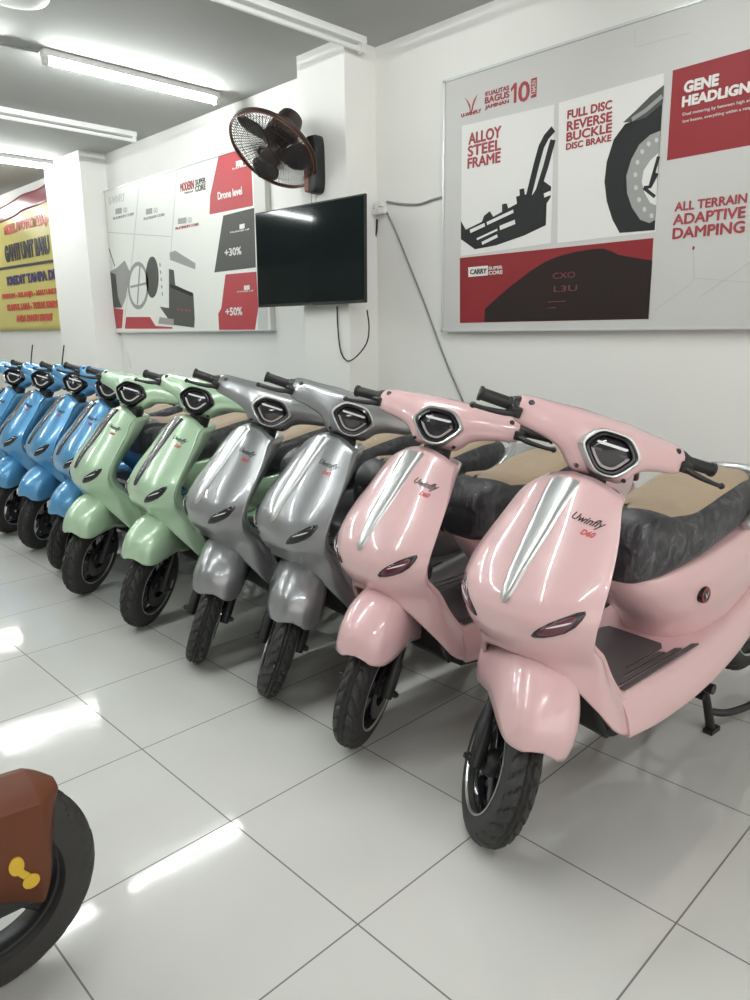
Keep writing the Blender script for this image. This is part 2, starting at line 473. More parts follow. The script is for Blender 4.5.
def handlebar(root, paint, bezel_m, ring_m):
    parts = []
    top = curve([0, .06, .10, .14, .22, .232], [1.077, 1.077, 1.074, 1.070, 1.061, 1.056])
    bot = curve([0, .06, .075, .10, .13, .17, .22, .232], [.935, .937, .945, .970, .982, .989, .994, .999])
    hx = curve([0, .06, .10, .14, .22, .232], [.074, .072, .059, .048, .036, .031])
    cx = curve([0, .06, .12, .232], [-.345, -.347, -.360, -.385])
    P = []
    for y in np.concatenate([[-.232, -.230], np.linspace(-.225, .225, 61), [.230, .232]]):
        a = abs(y); zc, hz = (top(a) + bot(a)) / 2, (top(a) - bot(a)) / 2; row = []
        for j in range(32):
            t = 2 * math.pi * j / 32
            X = hx(a) * sgp(math.cos(t), .75); Z = hz * sgp(math.sin(t), .75)
            row.append((cx(a) + X - math.tan(RAKE) * Z * .9, y, zc + Z))
        P.append(row)
    cowl = MB().grid(P, close_v=True, cap0=True, cap1=True).build('handlebar_cowl', paint, root, angle=60); parts.append(cowl)
    for sg in (-1, 1):
        zq, hq = (top(.205) + bot(.205)) / 2, (top(.205) - bot(.205)) / 2; Z = hq * sgp(math.sin(.75), .75)
        p = Vector((cx(.205) + hx(.205) * sgp(math.cos(.75), .75) - math.tan(RAKE) * Z * .9, sg * .205, zq + Z))
        mb = MB(); mb.lathe([(0, .003), (.0065, .003), (.0085, 0), (.0085, -.012), (0, -.012)], 16, 'x')
        mq = Vector((1, 0, 0)).rotation_difference(Vector((math.cos(.6), 0, math.sin(.6)))).to_matrix()
        mb.v = [tuple(mq @ Vector(q_) + p) for q_ in mb.v]; mb.build('mirror_socket', M['ink'], cowl)
        p = Vector((cx(.062) + hx(.06) + .010, sg * .064, .958))
        MB().lathe([(0, .004), (.0045, .004), (.0055, 0), (.0055, -.02), (0, -.02)], 12, 'x', p).build('cowl_screw', M['black'], cowl)
    MB().tube([AX0 + AXD * t for t in (.84, .96, 1.06)], .045, 20).build('steering_neck', M['black'], cowl)
    # headlight on the raked face of the cowl
    O = Vector((-.268, 0, 1.010)); ea = Vector((0, 1, 0)); eb = Vector((-math.sin(RAKE), 0, math.cos(RAKE))); en = ea.cross(eb)
    en = en if en.x > 0 else -en
    def fn(a, b, c): return O + ea * a + eb * b + en * c
    half = [(0, .058), (.046, .055), (.083, .012), (.070, -.012), (.032, -.054), (0, -.060)]
    poly = half + [(-a, b) for a, b in half[-2:0:-1]]
    poly = chaikin(poly, 2, .22)
    def ring(k): return [(a * k, b * k - .001 * (1 - k)) for a, b in poly]
    def band(prof, cap=False):
        mb = MB(); mb.grid([[fn(a, b, h) for a, b in ring(k)] for k, h in prof], close_v=True, cap1=cap); return mb
    hl = band([(1.0, -.045), (1.03, -.004), (1.02, .008), (.97, .014), (.90, .013), (.86, .006), (.84, -.01)]).build('headlight', bezel_m, root, angle=50); parts.append(hl)
    band([(.855, .000), (.82, .009), (.74, .010), (.71, .003), (.70, -.010)]).build('headlight_gasket', M['black_gloss'], hl, angle=50)
    # light guide: a V along the lower edges
    low = [p for p in poly if p[1] < .004]; low.sort(key=lambda p: p[0])
    gp = [(a * .66, b * .66) for a, b in low]
    mb = MB(); mb.grid([[fn(a, b, .0025), fn(a, b, .009), fn(a * .84, b * .84 , .009), fn(a * .82, b * .82, .0025)] for a, b in gp]); mb.build('light_guide', ring_m, hl, angle=50)
    band([(.73, -.004), (.70, .002), (.55, .0065), (.30, .009), (.08, .010)], True).build('headlight_lens', M['lens_clear'], hl, angle=80)
    MB().prism([(-.036, .017), (.036, .017), (.042, .020), (.040, .024), (-.040, .024), (-.042, .020)], lambda a, b, c: fn(a, b, .006 + c), .004).build('light_strip', M['led'], hl)
    MB().prism([(-.046, .000), (.046, .000), (.044, .006), (-.044, .006)], lambda a, b, c: fn(a, b, .006 + c), .003).build('lens_divider', M['black_gloss'], hl)
    for sg in (-1, 1):
        ge = Vector((-.395, sg * .335, 1.030)); gs = Vector((-.385, sg * .22, 1.030))
        d = (ge - gs).normalized()
        mb = MB(); mb.tube([gs + d * t for t in (.0, .02, .022, .035, .036, .105, .107, .115, .116)], [.014, .014, .019, .019, .0165, .0165, .0195, .0195, .012], 16)
        g = mb.build('grip', M['grip'], root, angle=50); parts.append(g)
        mb = MB(); mb.tube([gs + d * .001, gs + d * .012, gs + d * .03], [.026, .027, .021], 16)
        mb.box(gs + d * .018 + Vector((.022, 0, -.008)), (.05, .03, .028)); parts.append(mb.build('lever_clamp', M['black'], root, bevel=.004))
        pts = [gs + Vector((.035, sg * .012, -.010)), gs + Vector((.052, sg * .05, -.016)), gs + Vector((.048, sg * .10, -.022)), gs + Vector((.040, sg * .128, -.024))]
        mb = MB(); mb.tube(pts, [.009, .008, .006, .006], 10, smooth_n=5)
        mb.lathe([(0, -.009), (.006, -.007), (.009, 0), (.006, .007), (0, .009)], 12, 'y', pts[-1])
        parts.append(mb.build('brake_lever', M['black'], root))
    return parts


def tyre_mesh(R, hw, ri, nth=150, nblk=26, depth=.007):
    P = []
    ph = np.linspace(-math.pi * .5, math.pi * .5, 29)
    for i in range(nth):
        th = 2 * math.pi * i / nth; row = []
        for p in ph:
            y = hw * sgp(math.sin(p), .85) if abs(p) < 1.5 else hw * sgp(math.sin(p), 1)
            r = ri + (R - ri) * (math.cos(p) ** .62 if math.cos(p) > 1e-6 else 0)
            if abs(p) < 1.12:
                s = abs(p) / 1.12
                k = (th / (2 * math.pi) * nblk + s * 1.1 + (.5 if p > 0 else 0)) % 1.0
                if k < .26 and s > .10 or (abs(s - .10) < .04): r -= depth
            row.append((r * math.cos(th), y, r * math.sin(th)))
        yb = hw * .78
        row = [(ri * math.cos(th) * .97, -yb, ri * math.sin(th) * .97)] + row + [(ri * math.cos(th) * .97, yb, ri * math.sin(th) * .97)]
        P.append(row)
    return MB().grid(P, close_u=True, close_v=True)


def move(o, d):
    o.data.transform(Matrix.Translation(Vector(d))); return o


def shift_tree(o, dx):
    o.data.transform(Matrix.Translation(Vector((dx, 0, 0))))
    for ch in o.children: shift_tree(ch, dx)


def front_end(root, paint):
    parts = []
    t = move(tyre_mesh(WR, .042, .132).build('front_tyre', M['rubber'], root, angle=35), (0, 0, WR)); parts.append(t)
    mb = MB(); mb.lathe([(.139, -.034), (.139, -.026), (.122, -.022), (.116, -.012), (.116, .012), (.122, .022), (.139, .026), (.139, .034), (.134, .034), (.134, -.034)], 60, closed=True)
    rim = move(mb.build('front_rim', M['black_gloss'], root), (0, 0, WR)); parts.append(rim)
    for sg in (-1, 1):
        mb = MB(); mb.lathe([(.1270, sg * .040), (.1305, sg * .0445), (.1335, sg * .044), (.1305, sg * .037)], 72, closed=True)
        move(mb.build('rim_edge', M['silver'], rim), (0, 0, WR))
    for k in range(5):
        a = 2 * math.pi * k / 5 + .3; mb = MB()
        e = Vector((math.cos(a), 0, math.sin(a))); q = Vector((-math.sin(a), 0, math.cos(a)))
        P = [[e * r + q * (w * sx) + Vector((0, h * sy, 0)) for sx, sy in ((-1, -1), (1, -1), (1, 1), (-1, 1))] for r, w, h in ((.03, .020, .020), (.07, .014, .014), (.118, .017, .012))]
        mb.grid(P, close_v=True, cap0=True, cap1=True); move(mb.build('spoke', M['black_gloss'], rim, bevel=.003), (0, 0, WR))
    mb = MB(); mb.lathe([(0, -.045), (.026, -.045), (.036, -.03), (.036, .03), (.026, .045), (0, .045)], 32); move(mb.build('hub', M['black'], rim), (0, 0, WR))
    mb = MB(); mb.lathe([(.05, .046), (.092, .046), (.092, .050), (.05, .050)], 60, closed=True); parts.append(move(mb.build('brake_disc', M['black_gloss'], root), (0, 0, WR)))
    mb = MB(); mb.box((.0, .052, 0), (.055, .030, .07)); o = mb.build('brake_caliper', M['black'], root, bevel=.006); o.data.transform(Matrix.Translation(Vector((-.075, 0, .235)))); parts.append(o)
    for sg in (-1, 1):
        a = Vector((.004, sg * .068, .205)); mb = MB()
        ds = AXD
        mb.tube([a - ds * .02, a, a + ds * .09, a + ds * .10, a + ds * .34], [.017, .020, .020, .0155, .0155], 14)
        mb.tube([a - Vector((0, sg * .015, 0)), a + Vector((0, sg * .028, 0))], .011, 12)
        mb.tube([a + Vector((0, sg * .018, 0)), a + Vector((0, sg * .034, 0))], .007, 8)
        parts.append(mb.build('fork_leg', M['black'], root, angle=40))
    mb = MB(); b = AX0 + AXD * .60; mb.box(b, (.05, .17, .04)); parts.append(mb.build('fork_yoke', M['black'], root, bevel=.006))
    # helmet-shaped fender
    zt = curve([-.225, -.14, -.05, .03, .09, .125, .150, .162, .166], [.46, .518, .540, .536, .512, .487, .457, .427, .392])
    zb = curve([-.225, -.185, -.15, -.085, -.02, .05, .10, .135, .159, .166], [.40, .352, .343, .362, .384, .386, .379, .373, .376, .392])
    wf = curve([-.225, -.10, 0, .06, .10, .13, .151, .163, .166], [.098, .103, .101, .098, .091, .079, .060, .030, .0])
    P = []
    for x in np.concatenate([np.linspace(-.225, .11, 32), np.linspace(.116, .153, 14), np.linspace(.155, .166, 12)]):
        row = []
        for j in range(37):
            t = math.pi * j / 36
            row.append((x, wf(x) * sgp(math.cos(t), .72), zb(x) + (zt(x) - zb(x)) * sgp(max(math.sin(t), 0), .80)))
        P.append(row)
    parts.append(MB().grid(P).build('front_fender', paint, root, solid=.008, angle=70))
    for o in parts: shift_tree(o, -.042)
    return parts


def body(root, paint):
    xs = [-.19, -.27, -.40, -.55, -.66, -.78, -.92, -1.05, -1.15, -1.25, -1.34, -1.40]
    zf = [.385, .385, .385, .388, .400, .420, .450, .492, .535, .588, .638, .667]
    yf = [.158, .160, .163, .165, .167, .166, .162, .152, .139, .115, .085, .05]
    zl = [.285, .278, .272, .280, .296, .322, .362, .412, .455, .508, .570, .625]
    yo = [.196, .202, .206, .208, .208, .206, .198, .184, .168, .140, .105, .06]
    cs = [curve(xs, q) for q in (zf, yf, zl, yo)]; P = []
    for x in np.linspace(-.262, -1.40, 60):
        f, y1, l, y2 = [c(x) for c in cs]
        half = [(0, f + .004), (y1 * .5, f + .004), (y1 * .9, f + .002), (y1, f), (y1 + (y2 - y1) * .35, f - (f - l) * .16), (y1 + (y2 - y1) * .8, f - (f - l) * .52), (y2, l + .012), (y2 - .002, l + .003), (y2 - .012, l), (y2 - .05, l + .012), (0, l + .015)]
        P.append([(x, y, z) for y, z in half] + [(x, -y, z) for y, z in half[-2:0:-1]])
    mb = MB(); mb.grid(P, close_v=True, cap0=True, cap1=True)
    rings = [(.375, -.64, -1.18, .135, .09), (.405, -.622, -1.25, .152, .11), (.45, -.585, -1.32, .163, .14), (.50, -.525, -1.37, .172, .15), (.55, -.475, -1.40, .172, .155), (.588, -.440, -1.415, .162, .158), (.612, -.425, -1.41, .148, .16), (.622, -.44, -1.39, .12, .16)]
    ks = [curve(range(len(rings)), [r[i] for r in rings]) for i in range(5)]; P = []
    for q in np.linspace(0, len(rings) - 1, 36):
        z0, xf, xr, hw, rise = [k(q) for k in ks]; row = []
        for j in range(56):
            t = 2 * math.pi * j / 56; c, s = math.cos(t), math.sin(t)
            x = (xf + xr) / 2 + (xf - xr) / 2 * sgp(c, .85); k = max(0.0, (xf - x) / (xf - xr))
            row.append((x, hw * sgp(s, .8) * (1 - .25 * k * k), z0 + rise * k ** 1.3))
        P.append(row)
    mb.grid(P, close_v=True, cap0=True, cap1=True)
    b = mb.build('body_shell', paint, root, angle=50)
    # rubber foot mat with stripes on the flanks
    mb = MB(); zm = lambda x: cs[0](x) + .004
    def fl(a, b_, c): return Vector((a, b_, zm(a) + c))
    main = [(-.285, -.095), (-.60, -.095), (-.615, -.08), (-.615, .08), (-.60, .095), (-.285, .095)]
    mb.prism([(-.23, -.14), (-.30, -.14), (-.40, -.098), (-.58, -.098), (-.60, -.085), (-.60, .085), (-.58, .098), (-.40, .098), (-.30, .14), (-.23, .14)], fl, .004)
    for sg in (-1, 1):
        for x0, x1, y in ((-.325, -.55, .111), (-.305, -.60, .1335), (-.285, -.65, .157)):
            mb.prism([(x0, sg * (y - .0075)), (x1, sg * (y - .0075)), (x1 - .012, sg * (y + .0075)), (x0 + .0, sg * (y + .0075))], fl, .004)
    mb.build('floor_mat', M['mat'], b, smooth=False)
    for sg in (-1, 1):
        e = MB(); c = Vector((-.69, sg * .139, .545))
        e.lathe([(0, .022), (.017, .0215), (.019, .020), (.024, .0195), (.025, .017), (.025, -.01), (0, -.01)], 30, 'y')
        v = [(p[0], p[1] * sg, p[2]) for p in e.v]; e.v = [tuple(Vector(p) + c) for p in v]
        em = e.build('side_emblem', M['black_gloss'], b)
        r = MB(); r.lathe([(.0185, .0215), (.021, .0225), (.0235, .0205)], 30, 'y'); r.v = [tuple(Vector((p[0], p[1] * sg, p[2])) + c) for p in r.v]; r.build('emblem_ring', M['p_text'], em)
        g = MB()
        for s2 in (-1, 1):
            g.prism([(s2 * .002, -.008), (s2 * .007, .001), (s2 * .012, .010), (s2 * .005, .004), (s2 * .001, -.003)], lambda a, h, c_: c + Vector((a, sg * (.0222 + c_), h)), .001)
        g.build('emblem_mark', M['p_light'], em, smooth=False)
    # underneath
    mb = MB(); P = []
    for x, z0, z1, w in ((-.27, .25, .29, .08), (-.33, .215, .29, .13), (-.62, .185, .30, .145), (-.80, .23, .33, .12), (-.95, .29, .38, .09)):
        P.append([(x, -w, z1), (x, w, z1), (x, w, z0 + .02), (x, w - .02, z0), (x, -w + .02, z0), (x, -w, z0 + .02)])
    mb.grid(P, close_v=True, cap0=True, cap1=True); mb.build('battery_tray', M['black'], root, bevel=.006)
    return b


SEAT = dict(x=[-.415, -.425, -.46, -.52, -.60, -.68, -.78, -.90, -1.02, -1.12, -1.18, -1.205],
            zb=[.630, .615, .606, .606, .616, .630, .650, .672, .694, .712, .728, .760],
            zt=[.665, .730, .786, .808, .803, .797, .812, .834, .846, .842, .824, .785],
            hw=[.045, .085, .112, .126, .136, .144, .150, .150, .142, .122, .090, .04])
SEAT['x'] = [-.415 + (x + .415) * .90 for x in SEAT['x']]
s_zb, s_zt, s_hw = [curve(SEAT['x'], SEAT[k]) for k in ('zb', 'zt', 'hw')]


def seat_section(x, off=0.0, n=40, wr=0.0):
    zb, zt, hw = s_zb(x) - off, s_zt(x) + off, s_hw(x) + off; row = []
    for j in range(n):
        t = 2 * math.pi * j / n; c, s = math.cos(t), math.sin(t)
        k = 1 + wr * (math.sin(7 * t + 31 * x) * .5 + math.sin(13 * t - 47 * x) * .5)
        row.append((x, hw * sgp(c, .62) * k * (1 + .06 * max(-s, 0)), (zb + zt) / 2 + (zt - zb) / 2 * sgp(s, .62) * k))
    return row


def seat(root):
    P = [seat_section(x) for x in np.concatenate([[-.415, -.418, -.422], np.linspace(-.428, -1.112, 56), [-1.120, -1.124, -1.126]])]
    s = MB().grid(P, close_v=True, cap0=True, cap1=True).build('seat', M['seat'], root, angle=70)
    P = []
    for x in np.linspace(-.495, -1.06, 40):
        k = (-.495 - x) / .565
        w = s_hw(x) * .83 * min(1, (k / .10 + .02) ** .6) * (1 - max(0, (k - .9) / .1) ** 2 * .3); row = []
        hz = (s_zt(x) - s_zb(x)) / 2; zc = (s_zt(x) + s_zb(x)) / 2
        for q in np.linspace(-1, 1, 17):
            y = q * w; c = min(abs(y) / s_hw(x), .999) ** (1 / .62); z = zc + hz * (1 - c * c) ** .31
            row.append((x - .03 * (1 - abs(q)) * (1 - k), y, z + (.0065 if abs(q) < .99 else -.002)))
        P.append(row)
    MB().grid(P).build('top_panel', M['tan'], s, angle=70)
    P = [seat_section(x, .0075, 64, .012) for x in np.linspace(-.418, -1.125, 70)]
    MB().grid(P, close_v=True, cap0=True, cap1=True).build('plastic_wrap', M['film'], s, angle=180)
    half = [(-.92, .148, .705), (-.98, .160, .740), (-1.05, .156, .785), (-1.115, .124, .818), (-1.150, .06, .830)]
    pts = half + [(-1.160, 0, .832)] + [(x, -y, z) for x, y, z in half[::-1]]
    MB().tube(pts, .0165, 14, smooth_n=6).build('grab_rail', M['silver'], root)
    return s


def rear_end(root, paint):
    c = Vector((-1.33, 0, .262))
    move(tyre_mesh(WR, .046, .134).build('rear_tyre', M['rubber'], root, angle=35), c)
    mb = MB(); mb.lathe([(0, -.06), (.06, -.058), (.085, -.045), (.10, -.03), (.139, -.034), (.139, .034), (.10, .03), (.085, .045), (.06, .058), (0, .06)], 60)
    rim = move(mb.build('hub_motor', M['black'], root), c)
    for sg in (-1, 1):
        mb = MB(); mb.lathe([(.1270, sg * .043), (.1305, sg * .0475), (.1335, sg * .047), (.1305, sg * .040)], 72, closed=True); move(mb.build('rim_edge', M['silver'], rim), c)
        mb = MB(); mb.tube([(-1.31, sg * .075, .245), (-1.10, sg * .085, .265), (-.92, sg * .075, .31)], [.018, .02, .02], 10); mb.build('swing_arm', M['black'], root)
        mb = MB(); a, b_ = Vector((-1.28, sg * .095, .27)), Vector((-1.16, sg * .085, .52)); mb.tube([a, b_], .011, 10)
        for k in range(7):
            q = a.lerp(b_, .25 + .085 * k); mb.lathe([(.016, -.005), (.024, 0), (.016, .005)], 14, 'z', q)
        mb.build('shock_absorber', M['black'], root)
    P = []
    for k in range(20):
        a = math.radians(70 + 100 * k / 19); r = WR + .03
        P.append([(c.x + r * math.cos(a) * (1.02), w, c.z + (r + .0) * math.sin(a) - .03 * (abs(w) / .06) ** 2) for w in np.linspace(-.062, .062, 9)])
    MB().grid(P).build('rear_fender', M['black'], root, solid=.006)
    tl = MB(); tl.box((-1.405, 0, .70), (.03, .13, .05)); tl.build('tail_light', M['lens_red'], root, bevel=.012)
    st = MB()
    for sg in (-1, 1):
        st.tube([(-.84, sg * .085, .27), (-.89, sg * .095, .14), (-.925, sg * .105, .015)], [.014, .013, .015], 10, smooth_n=3)
        st.box((-.93, sg * .107, .008), (.055, .03, .016))
    st.tube([(-.87, -.10, .14), (-.87, .10, .14)], .011, 10)
    st.tube([(-.905, .10, .08), (-.97, .135, .065), (-1.08, .17, .075), (-1.15, .195, .125), (-1.18, .205, .135)], .012, 10, smooth_n=4)
    st.tube([(-1.17, .175, .135), (-1.19, .24, .135)], .013, 10)
    st.build('centre_stand', M['black'], root)
    for sg in (-1, 1):
        MB().tube([(-.74, sg * .11, .245), (-.74, sg * .185, .245)], .016, 10).build('foot_peg', M['black'], root)


STYLE = {'pink': dict(paint='pink', strip='silver', bezel='silver', lens='lens_red', ring='inner_ring', ink='ink'),
         'grey': dict(paint='grey', strip='silver', bezel='silver', lens='lens_clear', ring='inner_ring', ink='ink'),
         'green': dict(paint='green', strip='dark_strip', bezel='black_gloss', lens='lens_clear', ring='p_light', ink='ink'),
         'blue': dict(paint='blue', strip='dark_strip', bezel='black_gloss', lens='lens_clear', ring='p_light', ink='ink')}


def make_scooter(style):
    S = STYLE[style]; root = empty('motor_scooter', (0, 0, 0)); paint = M[S['paint']]
    s = front_shield(root, paint); shield_trim(s, root, M[S['strip']], M[S['lens']], M[S['ink']])
    body(root, paint); seat(root); rear_end(root, paint)
    root_parts = handlebar(root, paint, M[S['bezel']], M[S['ring']]) + front_end(root, paint)
    for o in root_parts: o['steered'] = 1
    return root


def copy_tree(o, parent=None):
    c = o.copy(); COL.objects.link(c); c.parent = parent
    for ch in list(o.children): copy_tree(ch, c)
    return c


def all_below(o):
    out = []
    for ch in o.children: out += [ch] + all_below(ch)
    return out


def repaint(root, old, new):
    a, b = STYLE[old], STYLE[new]
    for o in all_below(root):
        if o.type != 'MESH': continue
        n = o.name.split('.')[0]; m_ = o.data.materials[0]; tgt = None
        if m_ == M[a['paint']]: tgt = M[b['paint']]
        elif n == 'centre_strip': tgt = M[b['strip']]
        elif n == 'headlight': tgt = M[b['bezel']]
        elif n == 'signal_lens': tgt = M[b['lens']]
        elif n == 'light_guide': tgt = M[b['ring']]
        if tgt is not None:
            o.material_slots[0].link = 'OBJECT'; o.material_slots[0].material = tgt


def pose(root, x, y, heading, steer):
    """heading in degrees from straight out of the wall (-x), positive towards the viewer; steer to the rider's left"""
    root.location = (x, y, 0); root.rotation_euler = (0, 0, math.pi + math.radians(heading))
    R = Matrix.Rotation(math.radians(steer), 4, AXD); T = Matrix.Translation(AX0)
    Ms = T @ R @ T.inverted()
    dz = 0.0
    tyre = [o for o in root.children if o.name.startswith('front_tyre')]
    if tyre: dz = -min((Ms @ v.co).z for v in tyre[0].data.vertices)
    Ms = Matrix.Translation(Vector((0, 0, dz))) @ Ms
    for o in root.children:
        if o.get('steered'): o.matrix_basis = Ms


proto = make_scooter('pink')
FLEET = [  # style, front contact x, y, heading, steer, label
    ('pink', 1.37, 0.96, -5, 55, 'pink scooter nearest the viewer, at the right end of the row'),
    ('pink', 1.425, 1.52, -5, 30, 'pink scooter second from the right, parked beside the grey ones'),
    ('grey', 1.448, 1.982, -5, 57, 'silver grey scooter next to the pink ones'),
    ('grey', 1.414, 2.411, -5, 57, 'silver grey scooter next to the green ones'),
    ('green', 1.418, 2.912, -5, 38, 'mint green scooter next to the grey ones, dark stripe on its shield'),
    ('green', 1.414, 3.516, -5, 38, 'mint green scooter next to the blue ones, dark stripe on its shield'),
    ('blue', 1.51, 3.98, -5, 45, 'blue scooter half hidden behind the farther green scooter'),
    ('blue', 1.555, 4.515, -5, 38, 'second blue scooter left of the green ones, whole front wheel showing'),
    ('blue', 1.56, 5.04, -5, 38, 'third blue scooter left of the green ones, shield cut by the left edge'),
    ('blue', 1.56, 5.55, -5, 38, 'fourth blue scooter left of the green ones, headlight just inside the left edge'),
]
roots = []
for i, (style, x, y, hd, st, lab) in enumerate(FLEET):
    r = proto if i == 0 else copy_tree(proto)
    if style != 'pink': repaint(r, 'pink', style)
    roots.append(r)
    tag(r, lab, 'scooter', 'electric scooters parked in a row along the wall')
for r, (style, x, y, hd, st, lab) in zip(roots, FLEET): pose(r, x, y, hd, st)


# ------------------------------------------------------------------ print and lettering on flat boards
class Board:
    """draws flat print on the plane x = X, in the pixel frame of the photograph's view of that plane"""
    def __init__(s, X, parent, zoom=(0, 0, 1)): s.X, s.par, s.z, s.n = X, parent, zoom, 0

    def at(s, x, y):
        x, y = s.z[0] + x / s.z[2], s.z[1] + y / s.z[2]
        p = px_on_x(x, y, s.X); return p.y, p.z

    def poly(s, name, pts, m, lift=0.0012, par=None):
        q = [s.at(*p) for p in pts]
        return MB().prism(q, lambda a, b, c: (s.X - c, a, b), lift).build(name, m, par or s.par, smooth=False)

    def stroke(s, name, pts, w, m, lift=0.0012, par=None):
        q = [Vector(s.at(*p)) for p in pts]; mb = MB(); L = []; R = []
        for i, p in enumerate(q):
            t = (q[min(i + 1, len(q) - 1)] - q[max(i - 1, 0)]).normalized(); n = Vector((-t.y, t.x)) * w / 2
            L.append(p + n); R.append(p - n)
        P = [[(s.X - c, v.x, v.y) for v, c in ((a, 0), (a, lift), (b, lift), (b, 0))] for a, b in zip(L, R)]
        mb.grid(P, close_v=True, cap0=True, cap1=True)
        return mb.build(name, m, par or s.par, smooth=False)

    def text(s, body, tl, br, m, name='lettering', bold=.0, shear=0.0, lift=.002, par=None, vert=False, fat=.0022):
        y0, z1 = s.at(*tl); y1 = s.at(*br)[0]; z0 = s.at(tl[0], br[1])[1] if not vert else s.at(*br)[1]; v, f, _ = text_geo(body, shear, bold); mb = MB()
        if vert: mb.add([(s.X - lift * c, y0 + (y1 - y0) * (1 - b), z0 + (z1 - z0) * a) for a, b, c in v], f)
        else:
            fat = min(fat, .042 * abs(z1 - z0))
            for k, (dy, dz) in enumerate(((0, 0), (1, 0), (-1, 0), (0, 1), (0, -1)) if fat else ((0, 0),)):
                mb.add([(s.X - (lift + .0003 * k) * c, y0 + (y1 - y0) * a + dy * fat, z0 + (z1 - z0) * b + dz * fat) for a, b, c in v], f)
        return mb.build(name, m, par or s.par, smooth=False, fixn=False)


PX_ = 3.355
big = MB().box((3.3775, (2.84 + .42) / 2, (2.60 + 1.283) / 2), (.045, 2.84 - .42, 2.60 - 1.283)).build('poster_board', M['poster'], smooth=False, bevel=.002)
tag(big, 'large grey and red parts poster on the wall right of the television', 'poster')
B = Board(PX_, big)
for y_, z_, dy, dz in ((2.84, 1.94, .012, 1.33), (1.63, 2.60, 2.44, .012), (1.63, 1.283, 2.44, .012)):
    MB().box((3.374, y_, z_), (.052, dy, dz)).build('board_edge', M['alu'], big, smooth=False)
c1 = B.poly('print_card', [(462, 126), (554.5, 104.5), (551, 243), (461, 256)], M['p_white'])
c2 = B.poly('print_card', [(559, 103), (664.5, 73), (655.5, 232), (557.5, 243)], M['p_white'])
c3 = B.poly('print_card', [(460, 258), (653.5, 238), (648.5, 319), (460, 323)], M['p_red'])
c4 = B.poly('print_card', [(673, 70.5), (762, 45.6), (762, 143), (667, 160.5)], M['p_red2'])
B.X = PX_ - .0012
for body, tl, br in (('ALLOY', (469, 133.8), (500.5, 144.6)), ('STEEL', (468.3, 146.6), (500.5, 156.8)), ('FRAME', (468, 158.8), (500, 168.6))): B.text(body, tl, br, M['p_text'], par=c1)
for body, tl, br in (('FULL DISC', (568, 110.8), (611, 119)), ('REVERSE', (567.5, 122), (611, 131)), ('BUCKLE', (567, 133), (611, 141.5)), ('DISC BRAKE', (566.5, 143.8), (610.5, 150))): B.text(body, tl, br, M['p_text'], par=c2)
B.text('GENE', (685, 82), (717.5, 93), M['p_white'], par=c4, bold=.02); B.text('HEADLIGN', (683, 97), (748, 107), M['p_white'], par=c4, bold=.02)
B.text('Dual metering by between high and', (683, 113), (752, 116.8), M['p_white'], par=c4, fat=0); B.text('low beams, everything within a range', (683, 120), (752, 123.8), M['p_white'], par=c4, fat=0)
B.poly('price_box', [(468.3, 267.4), (488, 265.6), (488, 275.3), (468.5, 277)], M['p_white'], par=c3)
B.text('SUPER', (489, 266.8), (502.5, 269.8), M['p_white'], par=c3); B.text('CORE', (489, 271.2), (502.5, 274.8), M['p_white'], par=c3)
hood = B.poly('dark_silhouette', [(484.6, 322), (485, 309), (498, 297), (511, 286), (530, 271.5), (545, 262), (558, 256.5), (575, 252), (590, 249.6), (603, 248.4), (611, 251), (619, 255), (637, 258), (652.3, 260.5), (648.5, 318.8)], M['p_black'], par=c3)
B.X = PX_ - .0024
B.text('CARRY', (470.5, 269.6), (486.5, 274.4), M['ink'], par=c3)
B.text('CXO', (553, 273), (575, 279), M['p_tiny'], par=c3, fat=0); B.text('L3U', (554, 286), (577, 292), M['p_tiny'], par=c3, fat=0)
B.stroke('hairline', [(548, 302), (566, 301)], .004, M['p_tiny'], par=c3); B.stroke('hairline', [(548, 308), (556, 307.5)], .004, M['p_tiny'], par=c3)
# chassis picture
B.z = (440, 60, 3.571); B.X = PX_ - .0012
ch = B.poly('chassis_picture', [(75, 575), (92, 606), (150, 578), (158, 556), (178, 540), (190, 560), (222, 542), (222, 515), (238, 512), (244, 530), (275, 513), (272, 488), (285, 484), (284, 462), (300, 458), (303, 480), (330, 482), (365, 428), (397, 452), (395, 490), (381, 512), (378, 590), (300, 627), (200, 662), (125, 676), (75, 640)], M['p_dark'], par=c1)
B.stroke('chassis_picture', [(318, 482), (345, 372), (362, 310), (380, 275), (405, 246)], .034, M['p_dark'], .0016, par=c1)
B.stroke('chassis_picture', [(350, 470), (378, 380), (394, 320), (404, 285)], .030, M['p_dark'], .0020, par=c1)
B.X = PX_ - .0024
for a, b, w in (((108, 612), (160, 588), .018), ((168, 584), (262, 540), .016), ((132, 640), (205, 606), .010), ((214, 600), (268, 578), .022), ((150, 655), (205, 628), .016), ((372, 484), (396, 474), .02)):
    B.stroke('light_gap', [a, b], w, M['p_white'], par=ch)
